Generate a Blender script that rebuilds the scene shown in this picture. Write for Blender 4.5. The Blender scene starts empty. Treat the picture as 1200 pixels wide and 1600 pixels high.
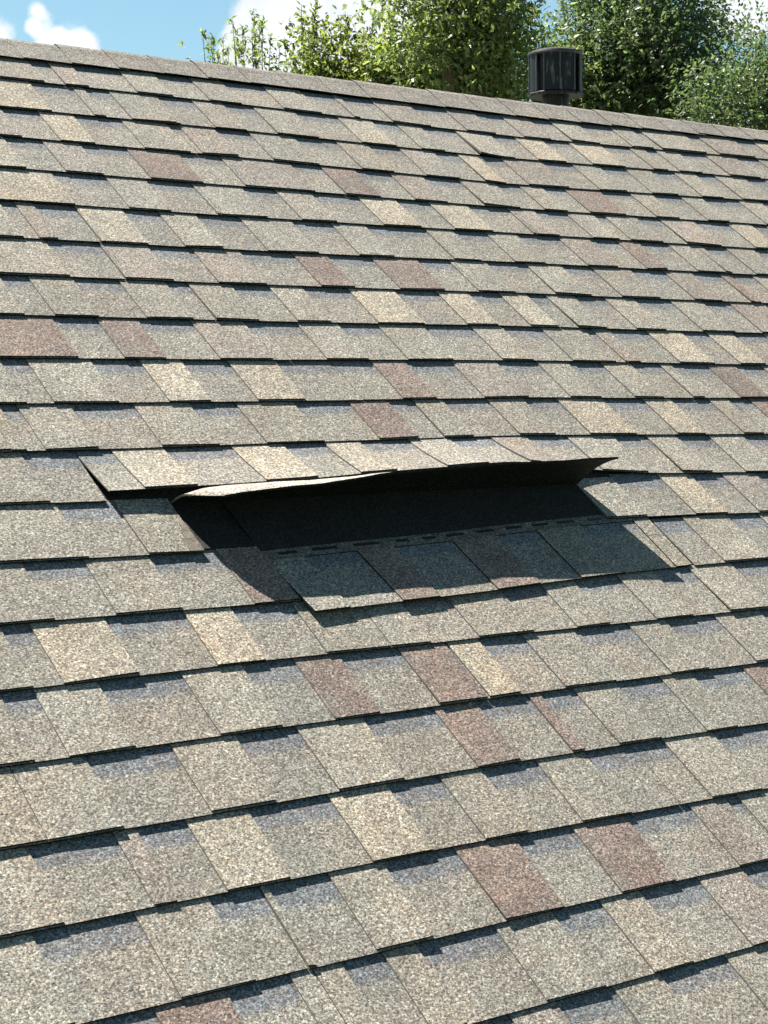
import bpy, math, random
import numpy as np
from mathutils import Matrix, Vector

# ------------------------------------------------------------------ frame of the roof plane
# roof coordinates: u along the courses, v up the slope, n off the plane (metres)
PITCH = math.radians(37.0)
Z0 = 5.25                                   # height of v = 0 (just under the ridge cap)
ca, sa = math.cos(PITCH), math.sin(PITCH)
def W(u, v, n=0.0):
    return (u, v*ca - n*sa, Z0 + v*sa + n*ca)
M_PW = np.array([[1, 0, 0], [0, ca, -sa], [0, sa, ca]])
FPX = 2809.06
_w = np.array([2.18112444, -3.85211621e-01, 6.92869994e-01])
_t = np.array([-1.82059896, -1.07648868, 3.79545322])
def rod(w):
    th = np.linalg.norm(w); k = w/th
    Kx = np.array([[0, -k[2], k[1]], [k[2], 0, -k[0]], [-k[1], k[0], 0]])
    return np.eye(3) + math.sin(th)*Kx + (1-math.cos(th))*Kx@Kx
RC = rod(_w)
KM = np.array([[FPX, 0, 600], [0, FPX, 800], [0, 0, 1.0]])
HI = np.linalg.inv(KM @ np.column_stack([RC[:, 0], RC[:, 1], _t]))
CAM_P = -RC.T @ _t
CAM_W = np.array(W(*CAM_P))
def uv(x, y):
    q = HI @ np.array([x, y, 1.0]); return q[0]/q[2], q[1]/q[2]
def ray(x, y):
    d = M_PW @ (RC.T @ np.array([(x-600)/FPX, (y-800)/FPX, 1.0]))
    return d/np.linalg.norm(d)
def at(x, y, dist):
    return CAM_W + ray(x, y)*dist

# ------------------------------------------------------------------ camera, sky, sun, exposure
sc = bpy.context.scene
col = sc.collection
cam_d = bpy.data.cameras.new('camera')
cam = bpy.data.objects.new('camera', cam_d); col.objects.link(cam)
ax = M_PW @ RC.T                            # columns: right, down, forward in the world
cam.matrix_world = Matrix(((ax[0, 0], -ax[0, 1], -ax[0, 2], CAM_W[0]),
                           (ax[1, 0], -ax[1, 1], -ax[1, 2], CAM_W[1]),
                           (ax[2, 0], -ax[2, 1], -ax[2, 2], CAM_W[2]), (0, 0, 0, 1)))
cam_d.sensor_fit = 'VERTICAL'; cam_d.sensor_height = 36.0
cam_d.lens = FPX/1600*36.0
cam_d.clip_start = 0.05; cam_d.clip_end = 2000
sc.camera = cam

SUN_P = np.array([-0.47, 2.15, 1.0])        # towards the sun, roof coordinates
SUN_W = M_PW @ SUN_P; SUN_W /= np.linalg.norm(SUN_W)
SUN_EL = math.asin(SUN_W[2]); SUN_AZ = math.atan2(SUN_W[0], SUN_W[1])
sun_d = bpy.data.lights.new('sun', 'SUN'); sun_d.energy = 5.0; sun_d.angle = math.radians(0.53)
sun_d.color = (1.0, 0.955, 0.87)
sun = bpy.data.objects.new('sun', sun_d); col.objects.link(sun)
sun.rotation_euler = Vector(SUN_W).to_track_quat('Z', 'Y').to_euler()
sun.location = (0, 0, 30)

world = bpy.data.worlds.new('World'); sc.world = world; world.use_nodes = True
wt = world.node_tree; wt.nodes.clear()
def wn(t, **kw):
    n = wt.nodes.new(t)
    for k, v in kw.items(): setattr(n, k, v)
    return n
def wm(op, a, b=None, clamp=False):
    n = wn('ShaderNodeMath', operation=op, use_clamp=clamp)
    for i, x in enumerate((a, b)):
        if x is None: continue
        if hasattr(x, 'links'): wt.links.new(x, n.inputs[i])
        else: n.inputs[i].default_value = x
    return n.outputs[0]
sky = wn('ShaderNodeTexSky', sky_type='NISHITA', sun_disc=False)
sky.sun_elevation = SUN_EL; sky.sun_rotation = SUN_AZ
sky.altitude = 100; sky.air_density = 1.0; sky.dust_density = 0.6; sky.ozone_density = 1.0
SKY_STRENGTH = 0.042
tc = wn('ShaderNodeTexCoord')
nz = wn('ShaderNodeTexNoise'); nz.inputs['Scale'].default_value = 9.0; nz.inputs['Detail'].default_value = 8.0
nz.inputs['Roughness'].default_value = 0.58; nz.inputs['Distortion'].default_value = 0.3
wt.links.new(tc.outputs['Generated'], nz.inputs['Vector'])
nb = wn('ShaderNodeTexNoise'); nb.inputs['Scale'].default_value = 55.0; nb.inputs['Detail'].default_value = 7.0
nb.inputs['Roughness'].default_value = 0.62
wt.links.new(tc.outputs['Generated'], nb.inputs['Vector'])
dens = wm('MULTIPLY', nz.outputs[0], 0.75)
# cumulus clouds: (direction, angular radius)
CLOUDS = [((106, 70), 0.0135), ((80, 76), 0.009), ((135, 80), 0.009), ((-6, 55), 0.0120), ((60, 20), 0.0065), ((50, 45), 0.004),
          ((430, 45), 0.024), ((480, 25), 0.03), ((560, 10), 0.034), ((402, 85), 0.016), ((640, 20), 0.034), ((365, 108), 0.010),
          ((460, 95), 0.025), ((1185, 5), 0.020), ((1150, -20), 0.018), ((-250, -60), 0.05), ((900, -300), 0.10), ((1700, -40), 0.08), ((1500, 160), 0.05)]
for (x, y), r in CLOUDS:
    d = ray(x, y)
    dn = wn('ShaderNodeVectorMath', operation='DISTANCE'); wt.links.new(tc.outputs['Generated'], dn.inputs[0])
    dn.inputs[1].default_value = tuple(float(c) for c in d)
    b = wm('SUBTRACT', 1.0, wm('DIVIDE', dn.outputs['Value'], r*1.55), clamp=True)
    b = wm('MULTIPLY', b, 0.62)
    dens = wm('ADD', dens, b)
dens = wm('ADD', dens, wm('MULTIPLY', wm('SUBTRACT', nb.outputs[0], 0.5), 0.50))
mr = wn('ShaderNodeMapRange', interpolation_type='SMOOTHSTEP')
mr.inputs['From Min'].default_value = 0.53; mr.inputs['From Max'].default_value = 0.84
wt.links.new(dens, mr.inputs['Value'])
bg = wn('ShaderNodeBackground'); bg.inputs['Strength'].default_value = SKY_STRENGTH
tn = wn('ShaderNodeMix', data_type='RGBA', blend_type='MULTIPLY'); tn.inputs[0].default_value = 1.0
tn.inputs[7].default_value = (0.93, 1.12, 1.02, 1)
wt.links.new(sky.outputs[0], tn.inputs[6]); wt.links.new(tn.outputs[2], bg.inputs['Color'])
bgc = wn('ShaderNodeBackground'); bgc.inputs['Color'].default_value = (0.93, 0.96, 1.0, 1); bgc.inputs['Strength'].default_value = 1.0
clr = wn('ShaderNodeMapRange'); clr.inputs['From Min'].default_value = 0.35; clr.inputs['From Max'].default_value = 0.65; clr.inputs['To Min'].default_value = 0.30; clr.inputs['To Max'].default_value = 0.37
nc = wn('ShaderNodeTexNoise'); nc.inputs['Scale'].default_value = 28.0; nc.inputs['Detail'].default_value = 6.0
wt.links.new(tc.outputs['Generated'], nc.inputs['Vector']); wt.links.new(nc.outputs[0], clr.inputs['Value']); wt.links.new(clr.outputs[0], bgc.inputs['Strength'])
mx = wn('ShaderNodeMixShader'); out = wn('ShaderNodeOutputWorld')
wt.links.new(wm('MULTIPLY', mr.outputs[0], 0.95), mx.inputs[0]); wt.links.new(bg.outputs[0], mx.inputs[1]); wt.links.new(bgc.outputs[0], mx.inputs[2])
wt.links.new(mx.outputs[0], out.inputs['Surface'])

sc.view_settings.view_transform = 'Standard'; sc.view_settings.look = 'None'
sc.view_settings.gamma = 1.0; sc.view_settings.use_curve_mapping = False
sc.view_settings.exposure = 1.72

# ------------------------------------------------------------------ materials
class NT:
    def __init__(self, name):
        self.m = bpy.data.materials.new(name); self.m.use_nodes = True
        self.t = self.m.node_tree; self.t.nodes.clear()
    def n(self, ty, ins=None, **kw):
        nd = self.t.nodes.new(ty)
        for k, v in kw.items(): setattr(nd, k, v)
        for k, v in (ins or {}).items(): self.set(nd, k, v)
        return nd
    def set(self, nd, k, v):
        s = nd.inputs[k]
        if hasattr(v, 'links'): self.t.links.new(v, s)
        else: s.default_value = v
    def math(self, op, a, b=0.0, c=None, clamp=False):
        nd = self.n('ShaderNodeMath', operation=op, use_clamp=clamp)
        self.set(nd, 0, a); self.set(nd, 1, b)
        if c is not None: self.set(nd, 2, c)
        return nd.outputs[0]
    def mix(self, f, a, b, mode='MIX'):
        nd = self.n('ShaderNodeMix', data_type='RGBA', blend_type=mode)
        self.set(nd, 0, f); self.set(nd, 6, a); self.set(nd, 7, b)
        return nd.outputs[2]
    def ramp(self, f, stops):
        nd = self.n('ShaderNodeValToRGB'); self.set(nd, 0, f)
        el = nd.color_ramp.elements
        while len(el) < len(stops): el.new(0.5)
        for e, (p, c) in zip(el, stops):
            e.position = p; e.color = (c, c, c, 1) if not hasattr(c, '__len__') else (*c, 1)
        return nd.outputs[0]
    def out(self, sh):
        o = self.n('ShaderNodeOutputMaterial'); self.t.links.new(sh, o.inputs['Surface']); return self.m

def granule_material():
    g = NT('shingle_granules')
    tcn = g.n('ShaderNodeTexCoord'); P = tcn.outputs['Object']
    vo = g.n('ShaderNodeTexVoronoi', {'Vector': P, 'Scale': 330.0, 'Randomness': 1.0}, feature='F1')
    v2 = g.n('ShaderNodeTexVoronoi', {'Vector': P, 'Scale': 560.0}, feature='F1')
    wrm = g.n('ShaderNodeTexNoise', {'Vector': P, 'Scale': 250.0, 'Detail': 2.5, 'Roughness': 0.6, 'Distortion': 0.6})
    sp = g.n('ShaderNodeSeparateColor', {0: vo.outputs['Color']})
    sp2 = g.n('ShaderNodeSeparateColor', {0: v2.outputs['Color']})
    big = g.n('ShaderNodeTexNoise', {'Vector': P, 'Scale': 9.0, 'Detail': 3.0, 'Roughness': 0.6})
    mid = g.n('ShaderNodeTexNoise', {'Vector': P, 'Scale': 70.0, 'Detail': 3.0, 'Roughness': 0.7})
    tint = g.n('ShaderNodeAttribute', attribute_name='tint').outputs['Color']
    band = g.n('ShaderNodeAttribute', attribute_name='band').outputs['Fac']
    # shadow-line band of dark blue-grey granules on the backing, with a ragged lower border
    bf = g.math('ADD', band, g.math('MULTIPLY', g.math('SUBTRACT', mid.outputs[0], 0.5), 0.24))
    bf = g.math('ADD', bf, g.math('MULTIPLY', g.math('SUBTRACT', sp2.outputs[2], 0.5), 0.24))
    bmr = g.n('ShaderNodeMapRange', {'Value': bf, 'From Min': 0.40, 'From Max': 0.60}, interpolation_type='SMOOTHSTEP')
    # neighbouring blends bleed into each other in patches
    kk0 = g.math('GREATER_THAN', g.n('ShaderNodeRGBToBW', {0: tint}).outputs[0], 0.09)
    bl = g.n('ShaderNodeTexNoise', {'Vector': P, 'Scale': 24.0, 'Detail': 4.0, 'Roughness': 0.7})
    blf = g.math('MULTIPLY', g.math('ADD', g.ramp(bl.outputs[0], [(0.45, 0.0), (0.68, 0.42)]), g.math('MULTIPLY', g.math('GREATER_THAN', sp2.outputs[1], 0.75), 0.25)), kk0, clamp=True)
    tint = g.mix(blf, tint, (0.181, 0.168, 0.146, 1))
    base = g.mix(bmr.outputs[0], tint, (0.110, 0.116, 0.125, 1))
    lum = g.ramp(sp.outputs[0], [(0.0, 0.60), (0.5, 0.95), (0.8, 1.18), (1.0, 1.50)])
    lum2 = g.ramp(wrm.outputs[0], [(0.30, 0.28), (0.42, 0.58), (0.51, 1.0), (0.61, 1.5), (0.70, 1.95)])
    c = g.mix(1.0, base, lum, 'MULTIPLY')
    c = g.mix(1.0, c, lum2, 'MULTIPLY')
    # odd granules: rusty, slate and cream
    rusty = g.math('MULTIPLY', g.math('GREATER_THAN', sp.outputs[1], 0.86), 0.34)
    slate = g.math('MULTIPLY', g.math('LESS_THAN', sp.outputs[1], 0.16), 0.30)
    cream = g.math('MULTIPLY', g.math('GREATER_THAN', sp.outputs[2], 0.90), 0.30)
    kk = g.math('MULTIPLY', g.n('ShaderNodeRGBToBW', {0: tint}).outputs[0], 5.2, clamp=True)
    rusty = g.math('MULTIPLY', rusty, kk); slate = g.math('MULTIPLY', slate, kk); cream = g.math('MULTIPLY', cream, g.math('MULTIPLY', kk, kk))
    c = g.mix(rusty, c, (0.19, 0.11, 0.075, 1)); c = g.mix(slate, c, (0.115, 0.125, 0.120, 1)); c = g.mix(cream, c, (0.45, 0.38, 0.28, 1))
    drift = g.n('ShaderNodeTexNoise', {'Vector': P, 'Scale': 5.5, 'Detail': 4.0, 'Roughness': 0.65})
    c = g.mix(1.0, c, g.ramp(drift.outputs[0], [(0.32, (0.95, 0.99, 1.0)), (0.5, (1.0, 1.0, 1.0)), (0.68, (1.06, 1.0, 0.95))]), 'MULTIPLY')
    var = g.ramp(big.outputs[0], [(0.25, 0.82), (0.75, 1.14)])
    c = g.mix(1.0, c, var, 'MULTIPLY')
    var2 = g.ramp(mid.outputs[0], [(0.25, 0.80), (0.75, 1.18)])
    c = g.mix(1.0, c, var2, 'MULTIPLY')
    hgt = g.math('SUBTRACT', 1.0, vo.outputs['Distance'])
    hgt = g.math('ADD', g.math('MULTIPLY', hgt, 0.6), g.math('MULTIPLY', wrm.outputs[0], 1.6))
    bp = g.n('ShaderNodeBump', {'Strength': 0.5, 'Distance': 0.0016, 'Height': hgt})
    b = g.n('ShaderNodeBsdfPrincipled', {'Base Color': c, 'Roughness': 0.88, 'Normal': bp.outputs[0], 'Specular IOR Level': 0.25})
    return g.out(b.outputs[0])
def asphalt_material():
    g = NT('asphalt_back')
    P = g.n('ShaderNodeTexCoord').outputs['Object']
    vo = g.n('ShaderNodeTexVoronoi', {'Vector': P, 'Scale': 420.0}, feature='F1')
    sp = g.n('ShaderNodeSeparateColor', {0: vo.outputs['Color']})
    nn = g.n('ShaderNodeTexNoise', {'Vector': P, 'Scale': 18.0, 'Detail': 4.0})
    f = g.math('MULTIPLY', g.math('GREATER_THAN', sp.outputs[0], 0.93), 0.5)
    c = g.mix(f, (0.0050, 0.0050, 0.0054, 1), (0.07, 0.065, 0.06, 1))
    c = g.mix(1.0, c, g.ramp(nn.outputs[0], [(0.3, 0.7), (0.7, 1.25)]), 'MULTIPLY')
    bp = g.n('ShaderNodeBump', {'Strength': 0.3, 'Distance': 0.001, 'Height': vo.outputs['Distance']})
    b = g.n('ShaderNodeBsdfPrincipled', {'Base Color': c, 'Roughness': 0.8, 'Normal': bp.outputs[0], 'Specular IOR Level': 0.2})
    return g.out(b.outputs[0])
def plain(name, colr, rough=0.7, scale=20.0, amt=0.25, bump=0.0):
    g = NT(name)
    P = g.n('ShaderNodeTexCoord').outputs['Object']
    nn = g.n('ShaderNodeTexNoise', {'Vector': P, 'Scale': scale, 'Detail': 5.0, 'Roughness': 0.65})
    c = g.mix(1.0, (*colr, 1), g.ramp(nn.outputs[0], [(0.25, 1-amt), (0.75, 1+amt)]), 'MULTIPLY')
    ins = {'Base Color': c, 'Roughness': rough}
    if bump:
        ins['Normal'] = g.n('ShaderNodeBump', {'Strength': bump, 'Distance': 0.01, 'Height': nn.outputs[0]}).outputs[0]
    return g.out(g.n('ShaderNodeBsdfPrincipled', ins).outputs[0])
def vent_material():
    g = NT('weathered_black_plastic')
    P = g.n('ShaderNodeTexCoord').outputs['Object']
    mp = g.n('ShaderNodeMapping', {'Vector': P, 'Scale': (1.0, 1.0, 0.16)})
    nn = g.n('ShaderNodeTexNoise', {'Vector': mp.outputs[0], 'Scale': 75.0, 'Detail': 4.0, 'Roughness': 0.6})
    n2 = g.n('ShaderNodeTexNoise', {'Vector': P, 'Scale': 22.0, 'Detail': 3.0})
    f = g.ramp(nn.outputs[0], [(0.54, 0.0), (0.62, 0.9)])
    f = g.math('MULTIPLY', f, g.ramp(n2.outputs[0], [(0.42, 0.0), (0.62, 1.0)]))
    c = g.mix(f, (0.007, 0.0075, 0.009, 1), (0.09, 0.094, 0.10, 1))
    b = g.n('ShaderNodeBsdfPrincipled', {'Base Color': c, 'Roughness': 0.5, 'Specular IOR Level': 0.22})
    return g.out(b.outputs[0])
def leaf_material(name, dark, light, trans):
    g = NT(name)
    rnd = g.n('ShaderNodeNewGeometry').outputs['Random Per Island']
    c = g.mix(rnd, (*dark, 1), (*light, 1))
    hs = g.n('ShaderNodeHueSaturation', {'Color': c, 'Hue': g.math('ADD', 0.475, g.math('MULTIPLY', g.math('FRACT', g.math('MULTIPLY', rnd, 37.7)), 0.045)), 'Saturation': 1.0,
                                         'Value': g.math('ADD', 0.75, g.math('MULTIPLY', g.math('FRACT', g.math('MULTIPLY', rnd, 91.3)), 0.5))})
    pb = g.n('ShaderNodeBsdfPrincipled', {'Base Color': hs.outputs[0], 'Roughness': 0.42, 'Specular IOR Level': 0.45})
    tcol = g.mix(1.0, hs.outputs[0], (*trans, 1), 'MULTIPLY')
    tr = g.n('ShaderNodeBsdfTranslucent', {'Color': tcol})
    mxs = g.n('ShaderNodeMixShader', {0: 0.5, 1: pb.outputs[0], 2: tr.outputs[0]})
    return g.out(mxs.outputs[0])

GRAN = granule_material(); BACK = asphalt_material(); EDGE = plain('cut_edge', (0.092, 0.084, 0.070), 0.9, 300.0, 0.5)
M_DECK = plain('plywood_deck', (0.30, 0.22, 0.13)); M_FELT = plain('felt_underlay', (0.012, 0.012, 0.013), 0.85)
M_WALL = plain('painted_siding', (0.55, 0.52, 0.46), 0.7, 6.0, 0.08); M_TRIM = plain('white_trim', (0.7, 0.69, 0.66), 0.5, 8.0, 0.06)
M_GROUND = plain('lawn', (0.06, 0.085, 0.03), 0.9, 3.0, 0.4, 0.4); M_VENT = vent_material()
M_BARK = plain('bark', (0.11, 0.085, 0.06), 0.9, 25.0, 0.4, 0.8)
M_RIM = plain('lit_black_plastic', (0.018, 0.019, 0.021), 0.5, 60.0, 0.5)  # paler black for the vent lid: the lit look of its rim, put into the colour
M_RIB = plain('grey_rib', (0.055, 0.056, 0.06), 0.5, 90.0, 0.6)  # ribs in a lighter grey than the baffles
M_SEAL = plain('sealant', (0.006, 0.006, 0.006), 0.55)
M_TORN = plain('torn_fibre_mat', (0.105, 0.088, 0.066), 0.9, 90.0, 0.45, 0.4)

# ------------------------------------------------------------------ mesh helpers
def link(name, verts, faces, mats, parent=None, midx=None, tint=None, band=None, smooth=False):
    me = bpy.data.meshes.new(name); me.from_pydata([tuple(map(float, v)) for v in verts], [], faces); me.update()
    for m in mats: me.materials.append(m)
    if midx is not None: me.polygons.foreach_set('material_index', midx)
    if tint is not None:
        a = me.attributes.new('tint', 'FLOAT_COLOR', 'FACE')
        arr = np.ones((len(faces), 4), np.float32); arr[:, :3] = np.asarray(tint, np.float32).reshape(-1, 3)
        a.data.foreach_set('color', arr.ravel())
    if band is not None:
        a = me.attributes.new('band', 'FLOAT', 'POINT'); a.data.foreach_set('value', np.asarray(band, np.float32))
    if smooth: me.polygons.foreach_set('use_smooth', [True]*len(faces))
    ob = bpy.data.objects.new(name, me); col.objects.link(ob)
    if parent is not None: ob.parent = parent
    return ob
def tag(o, label=None, cat=None, group=None, kind=None):
    if label: o['label'] = label
    if cat: o['category'] = cat
    if group: o['group'] = group
    if kind: o['kind'] = kind
    return o
def empty(name, loc):
    o = bpy.data.objects.new(name, None); col.objects.link(o); o.location = loc; o.empty_display_size = 0.2
    return o

def sheet_geo(us, ss, surf, t, bandf=None):
    """a bent sheet: surf(u, s) -> (u, v, n) of its underside; t = thickness along the local normal"""
    nu, ns = len(us), len(ss)
    G = np.array([[surf(u, s) for s in ss] for u in us], float)
    du = np.gradient(G, axis=0) if nu > 1 else None
    ds = np.gradient(G, axis=1)
    N = np.cross(du, ds); N /= np.linalg.norm(N, axis=2, keepdims=True)
    T = G + N*t
    verts = [W(*p) for p in T.reshape(-1, 3)] + [W(*p) for p in G.reshape(-1, 3)]
    o = nu*ns; F = []; mi = []
    I = lambda i, j: i*ns + j
    for i in range(nu-1):
        for j in range(ns-1):
            F.append((I(i, j), I(i+1, j), I(i+1, j+1), I(i, j+1))); mi.append(0)
            F.append((o+I(i, j), o+I(i, j+1), o+I(i+1, j+1), o+I(i+1, j))); mi.append(1)
    for i in range(nu-1):
        F.append((I(i, 0), o+I(i, 0), o+I(i+1, 0), I(i+1, 0))); mi.append(1)
        F.append((I(i, ns-1), I(i+1, ns-1), o+I(i+1, ns-1), o+I(i, ns-1))); mi.append(1)
    for j in range(ns-1):
        F.append((I(0, j), I(0, j+1), o+I(0, j+1), o+I(0, j))); mi.append(2)
        F.append((I(nu-1, j), o+I(nu-1, j), o+I(nu-1, j+1), I(nu-1, j+1))); mi.append(2)
    band = None
    b1 = [(bandf(u, s) if bandf else 0.0) for u in us for s in ss]
    return verts, F, mi, b1 + b1
def sheet(name, parent, us, ss, surf, t, tint, bandf=None, smooth=False, side=None):
    v, F, mi, b = sheet_geo(us, ss, surf, t, bandf)
    return link(name, v, F, [GRAN, BACK, side or EDGE], parent, mi, [tint]*len(F), b, smooth)

# ------------------------------------------------------------------ ground and house shell
gv = [(-600, -600, 0), (600, -600, 0), (600, 600, 0), (-600, 600, 0)]
tag(link('ground', gv, [(0, 1, 2, 3)], [M_GROUND]), kind='structure')

U0, U1 = -2.6, 6.8
VR = 0.092                                   # ridge apex of the deck
VE = -0.143*31 - 0.02                        # eave
house = empty('house', (0, 0, 0))
tag(house, 'house roof of mottled tan and grey laminated shingles with one shingle torn up', 'house')
def slab(name, pts, th, mat, parent):
    """closed slab from a quad of roof-plane points, thickness downwards along n"""
    top = [W(u, v, n) for u, v, n in pts]; bot = [W(u, v, n-th) for u, v, n in pts]
    F = [(0, 1, 2, 3), (7, 6, 5, 4)] + [(i, i+4, (i+1) % 4+4, (i+1) % 4) for i in range(4)]
    return link(name, top+bot, F, [mat], parent)
slab('underlayment', [(U0, VE, -0.0035), (U1, VE, -0.0035), (U1, VR-0.003, -0.0035), (U0, VR-0.003, -0.0035)], 0.002, M_FELT, house)
slab('roof_deck', [(U0, VE, -0.0075), (U1, VE, -0.0075), (U1, VR-0.012, -0.0075), (U0, VR-0.012, -0.0075)], 0.018, M_DECK, house)
yr, zr = W(0, VR)[1:]                       # ridge line
ye, ze = W(0, VE)[1:]
def rear(u, v, n=0.0):                      # mirror image of the front slope behind the ridge
    x, y, z = W(u, v, n); return (x, 2*yr - y, z)
rv = [rear(U0, VE), rear(U1, VE), rear(U1, VR-0.004), rear(U0, VR-0.004)]
rb = [rear(U0, VE, -0.03), rear(U1, VE, -0.03), rear(U1, VR-0.03, -0.03), rear(U0, VR-0.03, -0.03)]
RF = [(3, 2, 1, 0), (4, 5, 6, 7)] + [(i, (i+1) % 4, (i+1) % 4+4, i+4) for i in range(4)]
link('rear_slope', rv+rb, RF, [GRAN], house, None, [(0.2, 0.185, 0.16)]*6, [0.0]*8)
# walls with gables, soffit overhang 0.35 m
xa, xb = U0+0.3, U1-0.3; yf = ye+0.35; yb = 2*yr-yf; zt = ze - 0.03 + 0.35*sa/ca - 0.02
wvv = [(xa, yf, 0), (xb, yf, 0), (xb, yb, 0), (xa, yb, 0), (xa, yf, zt), (xb, yf, zt), (xb, yb, zt), (xa, yb, zt), (xa, yr, zr-0.06), (xb, yr, zr-0.06)]
link('wall', wvv, [(0, 1, 5, 4), (2, 3, 7, 6), (1, 2, 6, 9, 5), (3, 0, 4, 8, 7)], [M_WALL], house)
def box(name, a, b, mat, parent):
    (x0, y0, z0), (x1, y1, z1) = a, b
    v = [(x0, y0, z0), (x1, y0, z0), (x1, y1, z0), (x0, y1, z0), (x0, y0, z1), (x1, y0, z1), (x1, y1, z1), (x0, y1, z1)]
    return link(name, v, [(3, 2, 1, 0), (4, 5, 6, 7), (0, 1, 5, 4), (1, 2, 6, 5), (2, 3, 7, 6), (3, 0, 4, 7)], [mat], parent)
box('fascia', (U0, ye+0.012, ze-0.20), (U1, ye+0.037, ze-0.035), M_TRIM, house)

# ------------------------------------------------------------------ shingle courses
# measured lower edge of each course (pixels of the photograph), turned into roof coordinates below
E = {0: [(0, 94), (400, 137), (800, 186), (1200, 225)], 1: [(0, 126), (400, 170), (800, 217), (1200, 252)], 2: [(0, 172), (400, 210.5), (800, 252), (1200, 283)],
     3: [(0, 217), (400, 252.5), (800, 292), (1200, 318)], 4: [(0, 266), (400, 297.5), (800, 329), (1200, 355)], 5: [(0, 318), (400, 344.5), (800, 368.5), (1200, 393)],
     6: [(0, 375), (400, 397), (800, 414), (1200, 434)], 7: [(0, 433), (400, 450), (800, 461.5), (1200, 478)], 8: [(0, 497), (400, 507), (800, 513.5), (1200, 525)],
     9: [(0, 565), (400, 567.5), (800, 567.5), (1200, 574)], 10: [(0, 637), (400, 632.5), (800, 626), (1200, 626)], 11: [(0, 712), (400, 699.5), (800, 685), (1200, 682)],
     12: [(0, 794), (170, 789), (960, 745), (1200, 742)], 13: [(0, 885), (340, 867), (967, 813), (1200, 805)], 14: [(0, 982), (400, 950), (1200, 877)],
     15: [(0, 1088), (400, 1040), (800, 996.5), (1200, 955)], 16: [(0, 1205), (400, 1147.5), (800, 1091), (1200, 1038)], 17: [(0, 1335), (400, 1265), (800, 1196), (1200, 1133)],
     18: [(0, 1473), (400, 1389.5), (800, 1310), (1200, 1237)], 19: [(167, 1597), (400, 1539), (800, 1442), (1200, 1348)], 20: [(800, 1587), (1200, 1477)]}
EUV = {}
for k, pts in E.items():
    q = [uv(*p) for p in pts]
    us_, vs_ = [a for a, b in q], [b for a, b in q]
    # ease back to the regular course line outside the picture
    EUV[k] = ([us_[0]-0.8]+us_+[us_[-1]+0.8], [-0.143*k]+vs_+[-0.143*k])
def vk(k, u):
    return float(np.interp(u, *EUV[k])) if k in EUV else -0.143*k
def ypix(k, x):
    pts = E[k]; return float(np.interp(x, [p[0] for p in pts], [p[1] for p in pts]))

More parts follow.
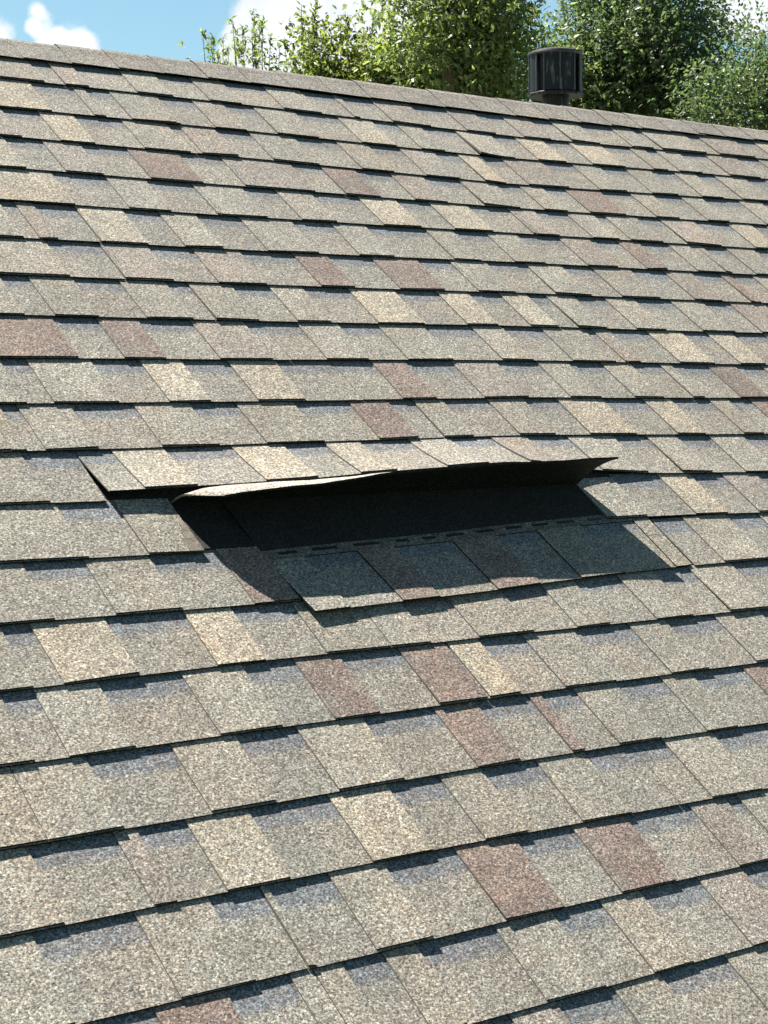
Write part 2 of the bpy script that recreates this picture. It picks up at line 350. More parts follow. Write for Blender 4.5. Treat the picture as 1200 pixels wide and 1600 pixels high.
# notches (windows between the tabs) along each course, x pixels; letters = granule blend of the tabs before/between/after them
NOTCH = {
 1: ([(47, 78), (115, 190), (245, 300), (350, 415), (473, 523), (533, 583), (643, 698), (743, 787), (830, 863), (907, 957), (990, 1003), (1073, 1093), (1150, 1180)], 'gpggggpppgggppg'),
 2: ([(48, 115), (133, 172), (247, 302), (350, 398), (463, 530), (583, 622), (660, 712), (770, 808), (850, 892), (942, 987), (1010, 1028), (1063, 1105), (1153, 1188)], 'cggggcggccggpg'),
 3: ([(3, 62), (117, 192), (263, 283), (337, 392), (462, 528), (577, 627), (680, 718), (750, 787), (850, 898), (940, 980), (1020, 1057), (1090, 1120), (1167, 1198)], 'pcgpggpcpggggcg'),
 4: ([(7, 68), (127, 200), (280, 347), (455, 503), (557, 612), (663, 720), (777, 815), (850, 885), (943, 987), (1023, 1067), (1100, 1157)], 'gprprpggrgggg'),
 5: ([(82, 167), (230, 302), (380, 433), (488, 562), (620, 673), (733, 797), (837, 887), (930, 947), (997, 1033), (1087, 1140), (1177, 1200)], 'cgggccpggpcg'),
 6: ([(0, 25), (53, 117), (193, 250), (307, 377), (457, 520), (573, 667), (710, 762), (810, 875), (923, 967), (1000, 1047), (1100, 1137), (1180, 1200)], 'gpcgggggprggcg'),
 7: ([(72, 157), (233, 302), (377, 460), (513, 582), (653, 705), (762, 825), (880, 927), (987, 1040), (1083, 1127), (1143, 1178)], 'gpprrgggprcg'),
 8: ([(0, 45), (115, 188), (260, 293), (363, 423), (475, 547), (618, 685), (733, 783), (825, 855), (900, 947), (993, 1050), (1100, 1143)], 'gggggccCgggpg'),
 9: ([(82, 153), (217, 300), (383, 467), (530, 593), (663, 738), (787, 848), (915, 928), (953, 1013), (1067, 1107), (1147, 1197)], 'rrpggggpccg'),
 10: ([(0, 43), (143, 220), (285, 358), (432, 518), (525, 583), (635, 708), (777, 842), (890, 942), (987, 1030), (1050, 1107), (1150, 1193)], 'ggcCcrpgggrg'),
 11: ([(0, 28), (110, 210), (297, 370), (460, 547), (607, 647), (693, 763), (820, 873), (943, 1007), (1050, 1110), (1140, 1173)], 'ggggrggccgg'),
 12: ([(33, 117), (119, 175), (257, 363), (443, 508), (563, 640), (702, 765), (823, 888), (960, 1012), (1058, 1110), (1162, 1215)], 'ggcccgpggggg'),
 13: ([(88, 180), (955, 1030), (1080, 1130), (1183, 1225)], 'ggcpcg'),
 14: ([(35, 132), (233, 343), (1020, 1067), (1137, 1187)], 'ggrggg'),
 15: ([(0, 47), (163, 288), (362, 457), (617, 690), (775, 842), (893, 963), (1020, 1077), (1143, 1205)], 'gccgggggcg'),
 16: ([(0, 53), (153, 283), (378, 460), (530, 623), (696, 700), (748, 817), (897, 983), (1040, 1117), (1187, 1230)], 'gggrrcgggg'),
 17: ([(133, 267), (368, 463), (567, 677), (743, 825), (843, 897), (963, 1033), (1080, 1160)], 'gggrrggr'),
 18: ([(43, 177), (220, 290), (387, 513), (605, 687), (752, 838), (913, 987), (990, 1037), (1113, 1197)], 'gpccgggggg'),
 19: ([(50, 210), (325, 402), (417, 513), (598, 710), (803, 893), (977, 1077), (1133, 1153)], 'ggggrrpgr'),
 20: ([(150, 240), (353, 453), (533, 598), (650, 772), (862, 937), (1000, 1090), (1158, 1240)], 'grggggpcg'),
 21: ([(690, 795), (868, 957), (1030, 1133)], 'gpgg'),
}
# a known butt joint of each course (pixel on the line above it), the rest every 0.972 m
JOINT = {2: 714, 3: 274, 4: 503, 5: 308, 8: 295, 9: 411, 10: 521, 15: 555, 16: 698, 18: 988.5, 19: 406}
LEN = 0.972
TINT = {'g': (0.188, 0.173, 0.145), 'c': (0.258, 0.223, 0.174), 'C': (0.268, 0.232, 0.180), 'r': (0.138, 0.102, 0.088), 'p': (0.178, 0.154, 0.134)}
B_TINT = (0.173, 0.160, 0.137)
rng = random.Random(7)
def tint(c):
    t = TINT[c]; a = rng.uniform(0.90, 1.11); w = rng.uniform(-0.02, 0.02)
    return (t[0]*a*(1+w), t[1]*a, t[2]*a*(1-w))
NB0 = 0.0066; TH = 0.0024                     # underside height at the butt edge, thickness of one layer
def n_base(s, L, lift=0.0):
    f = s/L
    return NB0*(1-f) - 0.0002*f + lift*(1-min(f, 1))**1.6

# --- the lifted course 12, the folded-up shingle of course 13 and the slipped one of course 14
LIFT12 = ([0.62, 0.70, 0.80, 0.934, 1.047, 1.16, 1.287, 1.38, 1.55, 1.62, 1.75, 1.85, 1.95, 2.1], [0.018, 0.019, 0.020, 0.022, 0.023, 0.029, 0.032, 0.035, 0.040, 0.036, 0.016, 0.006, 0.0015, 0.0])
def lift12(u): return float(np.interp(u, *LIFT12))
CORNER2 = None
def course_surf(k, off=0.0, extra=None):
    """underside of a layer of course k: s measured up from the butt edge"""
    def f(u, s):
        L = vk(k-1, u) - vk(k, u)
        lf = extra(u, s) if extra else 0.0
        v = vk(k, u) + s
        n = n_base(s, L) + off
        if k == 12 and 0.6337 < u < 2.1:
            h = lift12(u); q = max(0.0, 1 - s/(L+0.012))
            n += h*q**1.35; v += 0.5*h*h/0.143*q + 0.004*min(1, h/0.02)*q
        return (u, v, n + lf)
    return f

def vis_range(k):
    a = []
    for x in (-12, 1212):
        for kk in (k-1, k):
            if kk in E: y = float(np.interp(x, [p[0] for p in E[kk]], [p[1] for p in E[kk]])) if kk < 19 else None
            else: y = None
            a.append(uv(x, y)[0] if y is not None else None)
    lo = [q for q in a[:2] if q is not None]; hi = [q for q in a[2:] if q is not None]
    if not lo:
        return {20: (0.02, 1.45), 21: (0.3, 1.35), 19: (0.0, 1.55)}.get(k, (9, -9))
    if k == 19: return (0.0, 1.6)
    return (min(lo), max(hi))

field_v, field_f, field_m, field_t, field_b = [], [], [], [], []
def add_field(v, F, mi, b, t):
    o = len(field_v); field_v.extend(v); field_f.extend([tuple(i+o for i in f) for f in F]); field_m.extend(mi); field_t.extend([t]*len(F)); field_b.extend(b)

GAP = {13: (0.757, 1.734), 14: (0.882, 1.845)}   # where the folded and the slipped shingle stand
n_tabs = 0
for k in range(1, 32):
    # notch list in roof coordinates
    notches = []; letters = []
    if k in NOTCH:
        px, let = NOTCH[k]
        for (a, b) in px:
            ya = ypix(k-1, a)+5; yb2 = ypix(k-1, b)+5
            notches.append((uv(a, ya)[0], uv(b, yb2)[0]))
        letters = list(let)[:len(notches)]
        letters += ['g']*(len(notches)-len(letters))
    else:
        a0 = rng.uniform(0, 0.3); notches = [(a0, a0+0.12)]; letters = ['g']
    # continue the rhythm to both sides of what the picture shows
    while notches[-1][1] < U1:
        w = rng.uniform(0.09, 0.15); g_ = rng.uniform(0.10, 0.19); b = notches[-1][1]
        notches.append((b+w, b+w+g_)); letters.append(rng.choice('ggggpcr'))
    while notches[0][0] > U0:
        w = rng.uniform(0.09, 0.15); g_ = rng.uniform(0.10, 0.19); a = notches[0][0]
        if k in NOTCH and a > vis_range(k)[0]: w = min(0.24, max(w, a - vis_range(k)[0] + 0.02))
        notches.insert(0, (a-w-g_, a-w)); letters.insert(0, rng.choice('ggggpcr'))
    tabs = [(notches[i-1][1], notches[i][0], letters[i]) for i in range(1, len(notches))]
    # joints
    if k in (12, 13, 14): j0 = {12: 0.634, 13: 0.757, 14: 0.882}[k]
    elif k in JOINT: j0 = uv(JOINT[k], ypix(k-1, JOINT[k])+5)[0]
    else:
        want = 0.634 + 0.121*(k-12); want += LEN*round((1.4-want)/LEN)
        j0 = min((n[1] for n in notches), key=lambda q: abs(q-want))
    joints = [j0]
    while joints[-1] < U1: joints.append(joints[-1]+LEN)
    while joints[0] > U0: joints.insert(0, joints[0]-LEN)
    lo, hi = vis_range(k)
    for a, b in zip(joints[:-1], joints[1:]):
        a2, b2 = max(a, U0), min(b, U1)
        if b2-a2 < 0.02: continue
        if k in GAP and abs(a - GAP[k][0]) < 0.01: continue          # built by hand below
        g0, g1 = a2+0.0008, b2-0.0008
        visible = (b2 > lo and a2 < hi and k <= 21)
        um = 0.5*(a2+b2); L = vk(k-1, um)-vk(k, um)
        nseg = 14 if (k == 12 and 0.5 < um < 2.3) else 4
        ss = [0, L*0.52, L*0.74, L+0.010] if nseg == 4 else [0, L*.15, L*.3, L*0.45, L*0.6, L*0.74, L*.87, L+0.010]
        if k in (13, 14, 15) and -0.5 < um < 3: ss = [0, L*0.52, L*0.74, L+0.010]
        wob = [rng.uniform(-0.0012, 0.0012) for _ in range(nseg+1)]
        us = [g0+(g1-g0)*i/nseg for i in range(nseg+1)]
        base = course_surf(k)
        # the curled butt corner seen high on the roof
        if k == 2 and abs(a-j0) < 0.01:
            def base(u, s, a=a):
                p = course_surf(2)(u, s); return (p[0], p[1]+0.002, p[2]+0.006*max(0, 1-(u-a)/0.10)**2*max(0, 1-s/0.16))
            us = [g0, g0+0.02, g0+0.05, g0+0.1, g0+0.3, g1]; wob = [0]*6
        def surf(u, s, base=base, us=us, wob=wob):
            p = base(u, s); return (p[0], p[1]+float(np.interp(u, us, wob))*(s == 0), p[2])
        bf_ = rng.uniform(0.94, 1.06); bt = tuple(c*bf_ for c in B_TINT)
        nb = rng.uniform(0.68, 0.80)
        bandf = lambda u, s, L=L: 0.0 if s < 0.6*L else (0.62 if s < 0.9*L else 1.0)
        if nseg == 14: bandf = lambda u, s, L=L: max(0.0, min(1.0, (s/L-0.52)/0.35))
        v, F, mi, bd = sheet_geo(us, ss, surf, TH, bandf)
        if visible:
            sh = link('shingle', v, F, [GRAN, BACK, EDGE], house, mi, [bt]*len(F), bd)
            if k == 12 and abs(a-0.634) < 0.01:
                sh.name = 'lifted_shingle'; tag(sh, 'pried-up shingle of bright tan tabs lying over the folded black one')
        else: add_field(v, F, mi, bd, bt)
        for (t0, t1, c) in tabs:
            x0, x1 = max(t0, g0), min(t1, g1)
            if x1-x0 < 0.006: continue
            d0, d1 = rng.uniform(-0.002, 0.002), rng.uniform(-0.002, 0.002)
            low0, low1 = rng.uniform(0.0002, 0.0034), rng.uniform(0.0002, 0.0034)
            r0, r1 = rng.uniform(0, 0.0010), rng.uniform(0, 0.0010)
            if rng.random() < 0.10: r0 += rng.uniform(0.001, 0.003)
            if rng.random() < 0.10: r1 += rng.uniform(0.001, 0.003)
            if x0 == g0: d0 = 0
            if x1 == g1: d1 = 0
            def tsurf(u, s, base=base, x0=x0, x1=x1, d0=d0, d1=d1, low0=low0, low1=low1, r0=r0, r1=r1, L=L):
                f = (u-x0)/(x1-x0); q = 1-min(1, s/L)
                p = base(u + (d0*(1-f)+d1*f)*q, s)
                return (p[0], p[1]+(low0*(1-f)+low1*f)*q, p[2]+TH+0.0002+(r0*(1-f)+r1*f)*q)
            nn_ = 2 if nseg == 4 else 5
            tu = [x0+(x1-x0)*i/(nn_-1) for i in range(nn_)]
            tss = [0, L+0.008] if nseg == 4 else [0, L*.15, L*.3, L*0.45, L*0.6, L*0.74, L*.87, L+0.008]
            if base.__name__ == 'base' and k == 2 and abs(a-j0) < 0.01: tu = [x0, x0+(x1-x0)*.33, x0+(x1-x0)*.66, x1]; tss = [0, L*.3, L*.6, L+0.008]
            tv, TF, tm, tb = sheet_geo(tu, tss, tsurf, TH)
            tt = tint(c)
            if visible:
                link('tab', tv, TF, [GRAN, BACK, EDGE], sh, tm, [tt]*len(TF), tb); n_tabs += 1
            else: add_field(tv, TF, tm, tb, tt)
fld = link('shingle_field', field_v, field_f, [GRAN, BACK, EDGE], house, field_m, field_t, field_b)
tag(fld, kind='stuff')

# --- headlaps of course 14 laid bare beside the slipped shingle
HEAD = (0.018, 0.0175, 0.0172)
def head14(u, s): return (u, vk(14, u)+0.150+s, 0.0030 - 0.004*min(1, s/0.03) - 0.0012*s/0.19)
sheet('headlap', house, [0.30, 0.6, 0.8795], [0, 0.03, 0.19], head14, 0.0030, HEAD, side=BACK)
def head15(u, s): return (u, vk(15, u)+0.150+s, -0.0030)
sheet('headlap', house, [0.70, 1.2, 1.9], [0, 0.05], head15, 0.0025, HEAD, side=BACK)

# --- folded-up shingle (course 13): rises out of its place on a sharp bend, underside to the camera
FE_U = [0.757, 0.768, 0.790, 0.852, 0.991, 1.140, 1.296, 1.455, 1.625, 1.690, 1.740]
FE_V = [-1.775, -1.806, -1.824, -1.823, -1.814, -1.801, -1.790, -1.789, -1.788, -1.789, -1.791]
FE_H = [0.060, 0.084, 0.097, 0.101, 0.105, 0.110, 0.112, 0.115, 0.118, 0.119, 0.121]
def bez(p0, p1, p2, p3, t):
    a = 1-t; return tuple(a*a*a*w0+3*a*a*t*w1+3*a*t*t*w2+t*t*t*w3 for w0, w1, w2, w3 in zip(p0, p1, p2, p3))
def fold(u, s, off=0.0):
    """s = 0 at the free edge, 1 at the bend, >1 under the course above"""
    f = (u-0.757)/(1.734-0.757)
    ue = u + 0.008*max(0, f-0.5)*(1-min(s, 1))
    tv, thh = float(np.interp(u, FE_U, FE_V)), float(np.interp(u, FE_U, FE_H))
    rip = 0.0014*math.sin(u*23.0)+0.0006*math.sin(u*61.0+1)
    if s >= 1: return (u, -1.728+(s-1)*0.1, 0.0035)
    v, n = bez((-1.728, 0.0035), (-1.739, thh*0.26), (-1.745, thh*(0.60+0.13*float(np.interp(u, [0.757, 0.80, 0.95, 1.2], [0.5, 1.0, 0.8, 0.0])))), (tv, thh), 1-s)
    return (ue, v, n+rip*(1-s))
us = [0.757, 0.765, 0.775, 0.79, 0.81, 0.84] + [0.865+i*(1.734-0.865)/22 for i in range(23)]
ss = [i/12 for i in range(13)]
fs = sheet('folded_shingle', house, us, ss, fold, TH, B_TINT, lambda u, s: 1.0 if s > 0.8 else 0.0, smooth=False)
tag(fs, 'shingle folded up out of its course, black underside showing above the gap')
for (t0, t1, c) in [(0.757, 0.962, 'c'), (0.9625, 1.16, 'c'), (1.1605, 1.36, 'c'), (1.3605, 1.56, 'g'), (1.5605, 1.734, 'c')]:
    nn_ = 7
    tu = [t0+(t1-t0)*i/(nn_-1) for i in range(nn_)]
    def fsurf(u, s):
        p = fold(u, s); q = fold(u, s+0.01)
        d = np.array([0, q[1]-p[1], q[2]-p[2]]); nrm = np.array([0, -d[2], d[1]]); nrm /= (np.linalg.norm(nrm)+1e-9)
        return (p[0], p[1]+nrm[1]*(TH+0.0002), p[2]+nrm[2]*(TH+0.0002))
    sheet('tab', fs, tu, [i/9 for i in range(10)], fsurf, TH*0.6, (0.30, 0.275, 0.235))

# --- slipped shingle (course 14): slid a few centimetres down on its left, butt edge raised
SL_U = [0.870, 0.884, 1.039, 1.280, 1.497, 1.834, 1.86]; SL_V = [-2.0495, -2.049, -2.040, -2.031, -2.017, -2.003, -2.001]
SL_H = [0.0175, 0.0175, 0.0140, 0.0120, 0.0095, 0.0050, 0.0045]
def slip(u, s):
    v0 = float(np.interp(u, SL_U, SL_V)); h0 = float(np.interp(u, SL_U, SL_H)); q = max(0, 1-s/0.16)
    return (u-0.010*s/0.15*(1.86-u), v0+s, 0.0005+h0*q**1.25)
us = [0.884+i*(1.846-0.884)/10 for i in range(11)]
sl = sheet('slipped_shingle', house, us, [0, .03, .06, .085, .118, .15, .19], slip, TH, B_TINT, lambda u, s: 0.0 if s < .09 else (0.45 if s < .12 else 1.0), side=BACK)
tag(sl, 'shingle slid out of line in the shade of the folded one')
def slip_top(u, s):
    p = slip(u, s); return (p[0], p[1], p[2]+TH+0.0002)
SL_NOTCH = [(477, 560, 878, 868), (617, 708, 861, 851), (775, 840, 842, 835), (910, 990, 829, 819)]
def slip_u(x, y):                            # photograph pixel on the slipped sheet -> its own u at the butt edge
    u, v = uv(x, y); return u + 0.010*(1.86-u)
sn = [(slip_u(a, ya), slip_u(b, yb2)) for a, b, ya, yb2 in SL_NOTCH]
edges = [0.884] + [e for n in sn for e in n] + [1.846]
for i, c in zip(range(0, len(edges), 2), 'grrgg'):
    x0, x1 = edges[i], edges[i+1]
    sheet('tab', sl, [x0+(x1-x0)*j/3 for j in range(4)], [0, .03, .06, .09, .12, .152], slip_top, TH, tint(c), side=BACK)
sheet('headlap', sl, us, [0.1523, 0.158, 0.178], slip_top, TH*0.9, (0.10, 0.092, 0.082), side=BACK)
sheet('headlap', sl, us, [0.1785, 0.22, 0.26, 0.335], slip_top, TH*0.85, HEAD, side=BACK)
u = 0.915
while u < 1.80:                               # self-seal dashes
    w = rng.uniform(0.028, 0.058)
    def dash(uu, s, u=u, w=w):
        p = slip(uu, 0.1640+s); return (p[0], p[1]+rng.uniform(-0.0005, 0.0005), p[2]+TH*1.9+0.0003)
    v, F, mi, b = sheet_geo([u, u+w*0.3, u+w*0.7, u+w], [0, 0.0028, 0.0056], dash, 0.0015)
    link('sealant_dash', v, F, [M_SEAL], sl)
    u += w + rng.uniform(0.018, 0.040)
# torn strip of mat on the end of the left neighbour
def torn(u, s):
    q = s/0.078
    return (0.7562-(0.7562-u)*(1-0.55*q)-0.003*math.sin(s*160)*(u < 0.75), vk(13, u)-0.001+s, n_base(s, 0.143)+2*TH+0.0014+0.0006*math.sin(s*230))
tv_, tf_, _m, _b = sheet_geo([0.728, 0.742, 0.7562], [0.078*i/6 for i in range(7)], torn, 0.0009)
link('torn_mat', tv_, tf_, [M_TORN], house)

# --- ridge cap: separate bent caps lapped along the ridge
CAPS = 0.1335
def cap(i):
    u0 = U0 + i*CAPS
    u1 = u0 + CAPS + 0.03
    sag = rng.uniform(-0.001, 0.001); tl = rng.uniform(-0.002, 0.002)
    prof = []
    vm = vk(0, 0.5*(u0+u1)) if 0.9 < u0 < 4.0 else 0.0
    # cross-section from the front edge over the apex to the rear edge, (slope distance from apex, side)
    d_front = VR - vm + tl
    pts = []
    for d in (d_front, d_front*0.7, d_front*0.4, d_front*0.16):
        pts.append(('f', d))
    pts.append(('a', 0))
    for d in (0.02, 0.05, 0.09, 0.125): pts.append(('r', d))
    def pos(kind, d, n):
        if kind == 'f': return np.array(W(0, VR-d, n))
        if kind == 'r': return np.array(rear(0, VR-d, n))
        return np.array((0, yr, zr + n*1.08 - 0.004))
    verts = []; F = []; mi = []; npf = len(pts)
    for (uu, nn0) in ((u0, 0.0090), (u0+CAPS*0.5, 0.0080), (u1, 0.0062)):
        for side in (1, 0):
            for j, (kd, d) in enumerate(pts):
                n = nn0 + (0.0035 if j == 0 else 0.0018 if j == 1 else 0.0) + sag*(1 if kd == 'a' else 0.3) + (0.0024 if side else 0.0)
                p = pos(kd, d, n); p[0] = uu + rng.uniform(-0.0012, 0.0012)
                verts.append(tuple(p))
    R_ = 2*npf
    for a in range(2):
        for j in range(npf-1):
            F.append((a*R_+j, (a+1)*R_+j, (a+1)*R_+j+1, a*R_+j+1)); mi.append(0)
            F.append((a*R_+npf+j, a*R_+npf+j+1, (a+1)*R_+npf+j+1, (a+1)*R_+npf+j)); mi.append(1)
        F.append((a*R_, a*R_+npf, (a+1)*R_+npf, (a+1)*R_)); mi.append(1)
        F.append((a*R_+npf-1, (a+1)*R_+npf-1, (a+1)*R_+2*npf-1, a*R_+2*npf-1)); mi.append(1)
    for j in range(npf-1):
        F.append((j, j+1, npf+j+1, npf+j)); mi.append(2)
        o = 2*R_; F.append((o+j, o+npf+j, o+npf+j+1, o+j+1)); mi.append(1)
    c = (0.146, 0.132, 0.116); a = rng.uniform(0.92, 1.08)
    link('ridge_cap', verts, F, [GRAN, BACK, EDGE], house, mi, [tuple(x*a for x in c)]*len(F), [0.0]*len(verts))
for i in range(int((U1-U0)/CAPS)): cap(i)

# ------------------------------------------------------------------ roof vent behind the ridge
def ring(cx, cy, r, z, n=32, ph=0.0): return [(cx+r*math.cos(ph+2*math.pi*i/n), cy+r*math.sin(ph+2*math.pi*i/n), z) for i in range(n)]
def lathe(name, prof, mat, parent, n=32, ph=0.0, close=True):
    v = []; F = []
    for r, z in prof: v += ring(0, 0, r, z, n, ph)
    for a in range(len(prof)-1):
        for i in range(n):
            j = (i+1) % n; F.append((a*n+i, a*n+j, (a+1)*n+j, (a+1)*n+i))
    F.append(tuple(range(n))[::-1]); F.append(tuple((len(prof)-1)*n+i for i in range(n)))
    o = link(name, v, F, [mat], parent)
    return o
d = ray(868, 150)
tt = ((yr+0.42) - CAM_W[1])/d[1]
VP = CAM_W + d*tt                            # lower rim of the vent head
depth = float(np.dot(VP-CAM_W, ax[:, 2])); PXM = depth/FPX
zb = VP[2]; vr = 43*PXM; vh = 66*PXM
z_roof = zr - 0.42*math.tan(PITCH)
vent = empty('roof_vent', (VP[0], VP[1], z_roof))
tag(vent, 'black plastic louvred vent cap on a pipe rising behind the ridge', 'roof vent')
zo = zb - z_roof
lathe('pipe', [(20.5*PXM, -0.08), (20.5*PXM, zo+0.012)], M_VENT, vent)
# flashing on the rear slope
fl = []
for (dx, dy) in ((-.16, -.16), (.16, -.16), (.16, .16), (-.16, .16)): fl.append((dx, dy, -dy*math.tan(PITCH)+0.006))
fb = [(x, y, z-0.004) for x, y, z in fl]
link('flashing', fl+fb, [(0, 1, 2, 3), (7, 6, 5, 4)]+[(i, i+4, (i+1) % 4+4, (i+1) % 4) for i in range(4)], [M_VENT], vent)
lathe('collar', [(0.05, -0.05), (0.05, 0.05), (0.0445, 0.075)], M_VENT, vent)
lathe('bottom_plate', [(20*PXM, zo-0.001), (vr*0.97, zo-0.004), (vr*1.01, zo-0.001), (vr*1.01, zo+0.004), (vr*0.97, zo+0.007), (vr*0.3, zo+0.006)], M_VENT, vent, 12, 0.2)
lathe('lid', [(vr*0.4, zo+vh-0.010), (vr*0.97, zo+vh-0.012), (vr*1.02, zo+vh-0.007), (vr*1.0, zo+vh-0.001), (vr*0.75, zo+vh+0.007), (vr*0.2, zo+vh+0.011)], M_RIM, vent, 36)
lathe('inner_drum', [(vr*0.62, zo+0.006), (vr*0.62, zo+vh-0.010)], M_VENT, vent, 20)
toc = math.atan2(CAM_W[1]-VP[1], CAM_W[0]-VP[0])
for q in range(4):
    a0 = toc + 0.175 + q*math.pi/2
    v = []; F = []; n = 9
    hw = math.radians(35)
    z0, z1 = zo+0.009, zo+vh-0.009
    for r in (vr*0.95, vr*0.95-0.004):
        for z in (z0, z1):
            for i in range(n):
                a = a0-hw+2*hw*i/(n-1); rr = r
                v.append((rr*math.cos(a), rr*math.sin(a), z))
    for i in range(n-1):
        F += [(i, i+1, n+i+1, n+i), (2*n+i+1, 2*n+i, 3*n+i, 3*n+i+1), (i+1, i, 2*n+i, 2*n+i+1), (n+i, n+i+1, 3*n+i+1, 3*n+i)]
    F += [(0, n, 3*n, 2*n), (n-1, 3*n-1, 4*n-1, 2*n-1)]
    bf = link('baffle', v, F, [M_VENT], vent)
    for da in (-hw, 0.0, hw):                 # moulded ribs
        rv_ = []
        for z in (z0, z1):
            for r, w in ((vr*0.95-0.001, 0.022), (vr*0.95+0.0035, 0.016)):
                for sg in (-1, 1): rv_.append((r*math.cos(a0+da+sg*w), r*math.sin(a0+da+sg*w), z))
        link('rib', rv_, [(0, 1, 3, 2), (4, 6, 7, 5), (2, 3, 7, 6), (0, 2, 6, 4), (1, 5, 7, 3), (0, 4, 5, 1)], [M_RIB], bf)
    # inner post in the gap between two baffles
    ap = a0 + math.pi/4; v = []
    for z in (z0, z1):
        for (r, da) in ((vr*0.70, -0.10), (vr*0.86, -0.08), (vr*0.86, 0.08), (vr*0.70, 0.10)):
            v.append((r*math.cos(ap+da), r*math.sin(ap+da), z))
    link('post', v, [(3, 2, 1, 0), (4, 5, 6, 7), (0, 1, 5, 4), (1, 2, 6, 5), (2, 3, 7, 6), (3, 0, 4, 7)], [M_VENT], vent)

# ------------------------------------------------------------------ trees beyond the ridge
def tube(verts, faces, p0, p1, r0, r1, n=6):
    p0, p1 = np.array(p0), np.array(p1); d = p1-p0; L = np.linalg.norm(d); d = d/max(L, 1e-6)
    a = np.cross(d, (0.3, 0.7, 0.2)); a /= np.linalg.norm(a); b = np.cross(d, a); o = len(verts)
    for p, r in ((p0, r0), (p1, r1)):
        for i in range(n):
            t = 2*math.pi*i/n; verts.append(tuple(p+(a*math.cos(t)+b*math.sin(t))*r))
    for i in range(n):
        j = (i+1) % n; faces.append((o+i, o+j, o+n+j, o+n+i))
def crooked(verts, faces, p0, p1, r0, r1, rs, seg=4, wob=0.06):
    pts = [np.array(p0)]; L = np.linalg.norm(np.array(p1)-np.array(p0))
    for i in range(1, seg): pts.append(np.array(p0)+(np.array(p1)-np.array(p0))*i/seg + rs.normal(0, wob*L, 3))
    pts.append(np.array(p1))
    for i in range(seg): tube(verts, faces, pts[i], pts[i+1], r0+(r1-r0)*i/seg, r0+(r1-r0)*(i+1)/seg)
def make_tree(name, base, blobs, n_tw, n_leaf, leaf, mat, seed, label, shoots=(), up=0.25, group='trees beyond the ridge'):
    """blobs: (centre, semi-axes) of the crown lobes; twigs of leaves are spread through their volumes"""
    rs = np.random.RandomState(seed)
    tree = empty(name, base); base = np.array(base)
    tv, tf = [], []
    top = np.mean([np.array(c) for c, r in blobs], axis=0)
    fork = base + (top-base)*0.42
    crooked(tv, tf, base, fork, 0.17, 0.12, rs, 5, 0.02)
    V = []; vol = np.array([np.prod(r) for c, r in blobs])**0.8; vol /= vol.sum()
    twp, twd, twl = [], [], []
    for (c, r), w in zip(blobs, vol):
        c, r = np.array(c), np.array(r)
        crooked(tv, tf, fork, c-np.array((0, 0, r[2]*0.5)), 0.085, 0.045, rs, 4, 0.04)
        crooked(tv, tf, c-np.array((0, 0, r[2]*0.5)), c+np.array((0, 0, r[2]*0.75)), 0.045, 0.012, rs, 5, 0.05)
        ncl = max(12, int(26*w*len(blobs)))
        hubs = []
        for _ in range(ncl):
            d = rs.normal(0, 1, 3); d /= np.linalg.norm(d); q = rs.uniform(0.45, 1.0)**0.6
            hub = c + d*r*q*(0.86+0.28*rs.rand()); hubs.append(hub)
            crooked(tv, tf, c+np.array((0, 0, r[2]*rs.uniform(-0.5, 0.6))), hub, 0.018, 0.005, rs, 4, 0.07)
        m = int(n_tw*w)
        hi_ = rs.randint(0, ncl, m)
        hb = np.array(hubs)[hi_]
        sp = r.mean()*0.22
        p = hb + rs.normal(0, 1, (m, 3))*sp*np.array((1, 1, 0.8))
        d = (p-c)/r; d /= np.linalg.norm(d, axis=1, keepdims=True)
        d = d*0.55 + rs.normal(0, 0.6, (m, 3)); d[:, 2] += up
        d /= np.linalg.norm(d, axis=1, keepdims=True)
        twp.append(p); twd.append(d); twl.append(rs.uniform(0.16, 0.34, m))
    twp = np.concatenate(twp); twd = np.concatenate(twd); twl = np.concatenate(twl)
    for (sp_, dr, ln) in shoots:
        twp = np.vstack([twp, np.array(sp_)]); dr = np.array(dr, float); twd = np.vstack([twd, dr/np.linalg.norm(dr)]); twl = np.append(twl, ln)
        tube(tv, tf, np.array(sp_)-np.array((0, 0, 0.6)), np.array(sp_)+dr/np.linalg.norm(dr)*ln, 0.006, 0.0015, 5)
    nt = len(twp)
    reps = np.full(nt, n_leaf); reps[nt-len(shoots):] = (twl[nt-len(shoots):]*150).astype(int) if shoots else n_leaf
    idx = np.repeat(np.arange(nt), reps); N = len(idx)
    f = rs.rand(N)
    P = twp[idx] + twd[idx]*(f*twl[idx])[:, None] + rs.normal(0, 0.008, (N, 3))
    A = twd[idx]*0.55 + rs.normal(0, 0.62, (N, 3)); A[:, 2] -= 0.18; A /= np.linalg.norm(A, axis=1, keepdims=True)
    S = np.cross(A, rs.normal(0, 1, (N, 3))+np.array((0, 0, 0.0))); S /= np.linalg.norm(S, axis=1, keepdims=True)
    S2 = np.cross(A, np.array((0, 0, 1.0))); S2 /= (np.linalg.norm(S2, axis=1, keepdims=True)+1e-6)
    S = S*0.6+S2*0.7; S /= np.linalg.norm(S, axis=1, keepdims=True)
    Nn = np.cross(S, A)
    L = leaf[0]*rs.uniform(0.6, 1.25, N)[:, None]; Wd = leaf[1]*rs.uniform(0.75, 1.2, N)[:, None]
    curl = rs.uniform(-0.05, 0.22, N)[:, None]
    p0 = P; p1 = P + A*L*0.42 + Nn*L*0.03; p2 = P + A*L - Nn*L*curl
    a_ = P + A*L*0.42 + S*Wd*0.5 + Nn*Wd*0.16; b_ = P + A*L*0.42 - S*Wd*0.5 + Nn*Wd*0.16
    verts = np.stack([p0, a_, p2, b_, p1], axis=1).reshape(-1, 3) - base
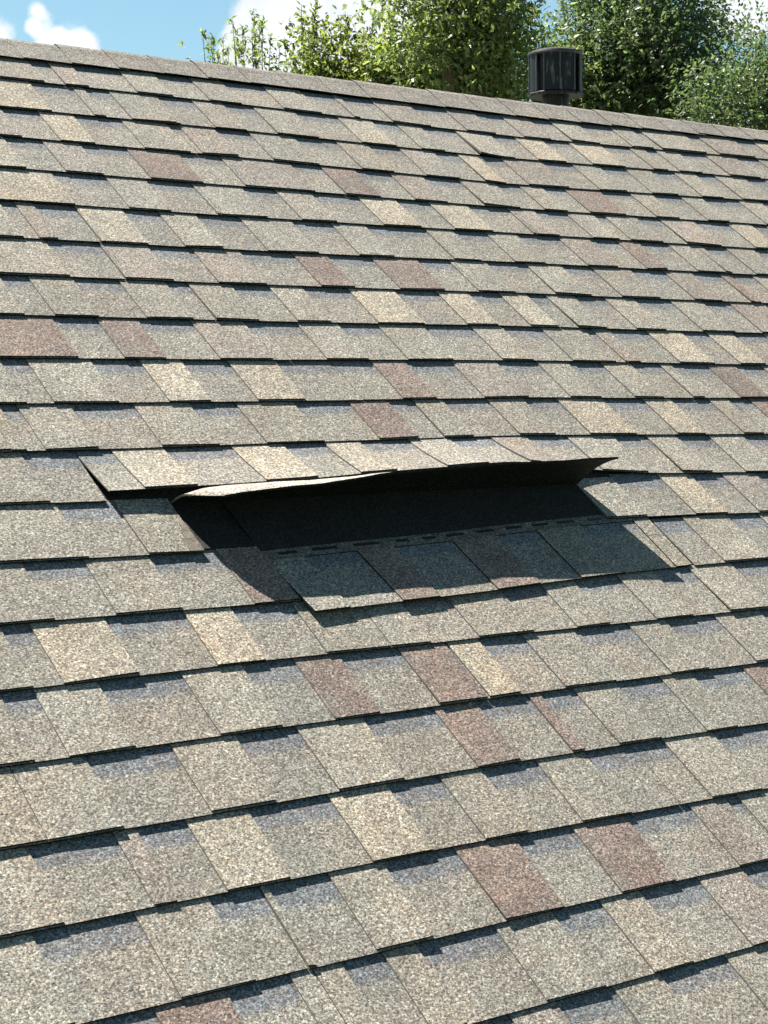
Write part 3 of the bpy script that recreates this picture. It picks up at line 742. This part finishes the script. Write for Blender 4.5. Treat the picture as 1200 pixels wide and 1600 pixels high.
    me = bpy.data.meshes.new('crown')
    o = np.arange(N)[:, None]*5
    tris = np.concatenate([o+np.array([[0, 4, 1]]), o+np.array([[4, 2, 1]]), o+np.array([[0, 3, 4]]), o+np.array([[4, 3, 2]])], axis=1).reshape(-1, 3)
    me.vertices.add(len(verts)); me.vertices.foreach_set('co', verts.astype(np.float32).ravel())
    me.loops.add(tris.size); me.loops.foreach_set('vertex_index', tris.astype(np.int32).ravel())
    me.polygons.add(len(tris)); me.polygons.foreach_set('loop_start', np.arange(0, tris.size, 3, dtype=np.int32))
    me.update(calc_edges=True); me.materials.append(mat); me.validate()
    ob = bpy.data.objects.new('crown', me); col.objects.link(ob); ob.parent = tree
    link('trunk', [tuple(np.array(v)-base) for v in tv], tf, [M_BARK], tree)
    tag(tree, label, 'tree', group)
    return tree

LEAF_Y = leaf_material('leaf_yellow_green', (0.076, 0.102, 0.032), (0.180, 0.200, 0.074), (1.6, 1.75, 0.8))
LEAF_M = leaf_material('leaf_mid_green', (0.080, 0.116, 0.046), (0.200, 0.230, 0.105), (1.6, 1.75, 0.85))
LEAF_D = leaf_material('leaf_dark_green', (0.047, 0.074, 0.038), (0.122, 0.152, 0.084), (1.4, 1.6, 0.9))
def blob(x, y, D, rx, ry, rz):
    ry *= 0.6
    """lobe centred on a sight line at distance D; semi-axes in metres"""
    return (at(x, y, D), (rx, ry, rz))
def under(x, D): p = at(x, 300, D); return (float(p[0]), float(p[1]), 0.0)
rnd_ = random.Random(2)
D1, D2, D3, D4 = 12.5, 13.5, 12.8, 13.5
make_tree('slender_tree', under(385, D1), [blob(398, 222, D1, .22, .3, .44), blob(345, 232, D1, .18, .3, .44), blob(425, 240, D1, .22, .3, .36)], 330, 9, (0.048, 0.017), LEAF_M, 3,
          'thin tree with upright leafy shoots poking over the ridge, leftmost of the trees',
          shoots=[(at(x, y, D1+rnd_.uniform(-.2, .2)), (dx, 0, 1), l) for x, y, dx, l in ((338, 108, -.16, .22), (345, 104, .12, .20), (350, 106, .25, .16), (330, 100, -.30, .22), (388, 110, -.15, .30), (395, 105, .2, .33), (402, 112, -.05, .42), (383, 108, -.3, .34), (410, 108, .3, .26), (376, 100, -.22, .26), (424, 118, .35, .22), (342, 98, -.25, .18), (405, 100, .12, .30), (398, 90, -.1, .2))])
make_tree('bushy_tree', under(560, D2), [blob(540, 178, D2, .42, .6, .42), blob(605, 165, D2, .40, .6, .42), blob(480, 200, D2, .26, .5, .36), blob(660, 175, D2, .42, .6, .42)], 3400, 10, (0.052, 0.021), LEAF_Y, 5,
          'bushy yellow-green tree behind the ridge, left of the vent',
          shoots=[(at(x, y, D2), (dx, 0, 1), l) for x, y, dx, l in ((478, 85, -.1, .36), (487, 80, .1, .38), (505, 68, .15, .2), (545, 62, -.15, .2), (580, 60, .2, .2), (455, 105, -.25, .22), (498, 75, -.08, .3), (530, 70, .1, .2), (610, 60, .1, .22))])
make_tree('tall_tree', under(745, D3), [blob(695, 0, D3, .36, .7, .50), blob(757, 20, D3, .24, .65, .55), blob(750, 130, D3, .5, .6, .36), blob(690, 105, D3+.4, .3, .6, .36), blob(838, 155, D3+.5, .34, .6, .30)], 2500, 9, (0.056, 0.022), LEAF_M, 8,
          'tall glossy-leaved tree with an open crown right behind the vent')
make_tree('dark_tree', under(990, D4), [blob(965, 95, D4, .32, .7, .62), blob(1010, 60, D4, .45, .7, .66), blob(1050, 150, D4, .55, .7, .42), blob(950, 175, D4, .55, .6, .36), blob(1000, -50, D4+.3, .40, .6, .5)], 4600, 10, (0.042, 0.020), LEAF_D, 12,
          'dense dark green tree to the right of the vent')
make_tree('round_tree', under(1200, 12.2), [blob(1190, 178, 12.2, .36, .6, .44), blob(1255, 150, 12.2, .42, .6, .50), blob(1150, 205, 12.2, .30, .5, .36)], 1900, 10, (0.038, 0.018), LEAF_D, 15,
          'rounded dark green tree at the right edge, lower than its neighbour')
print('tabs', n_tabs, 'objects', len(bpy.data.objects))
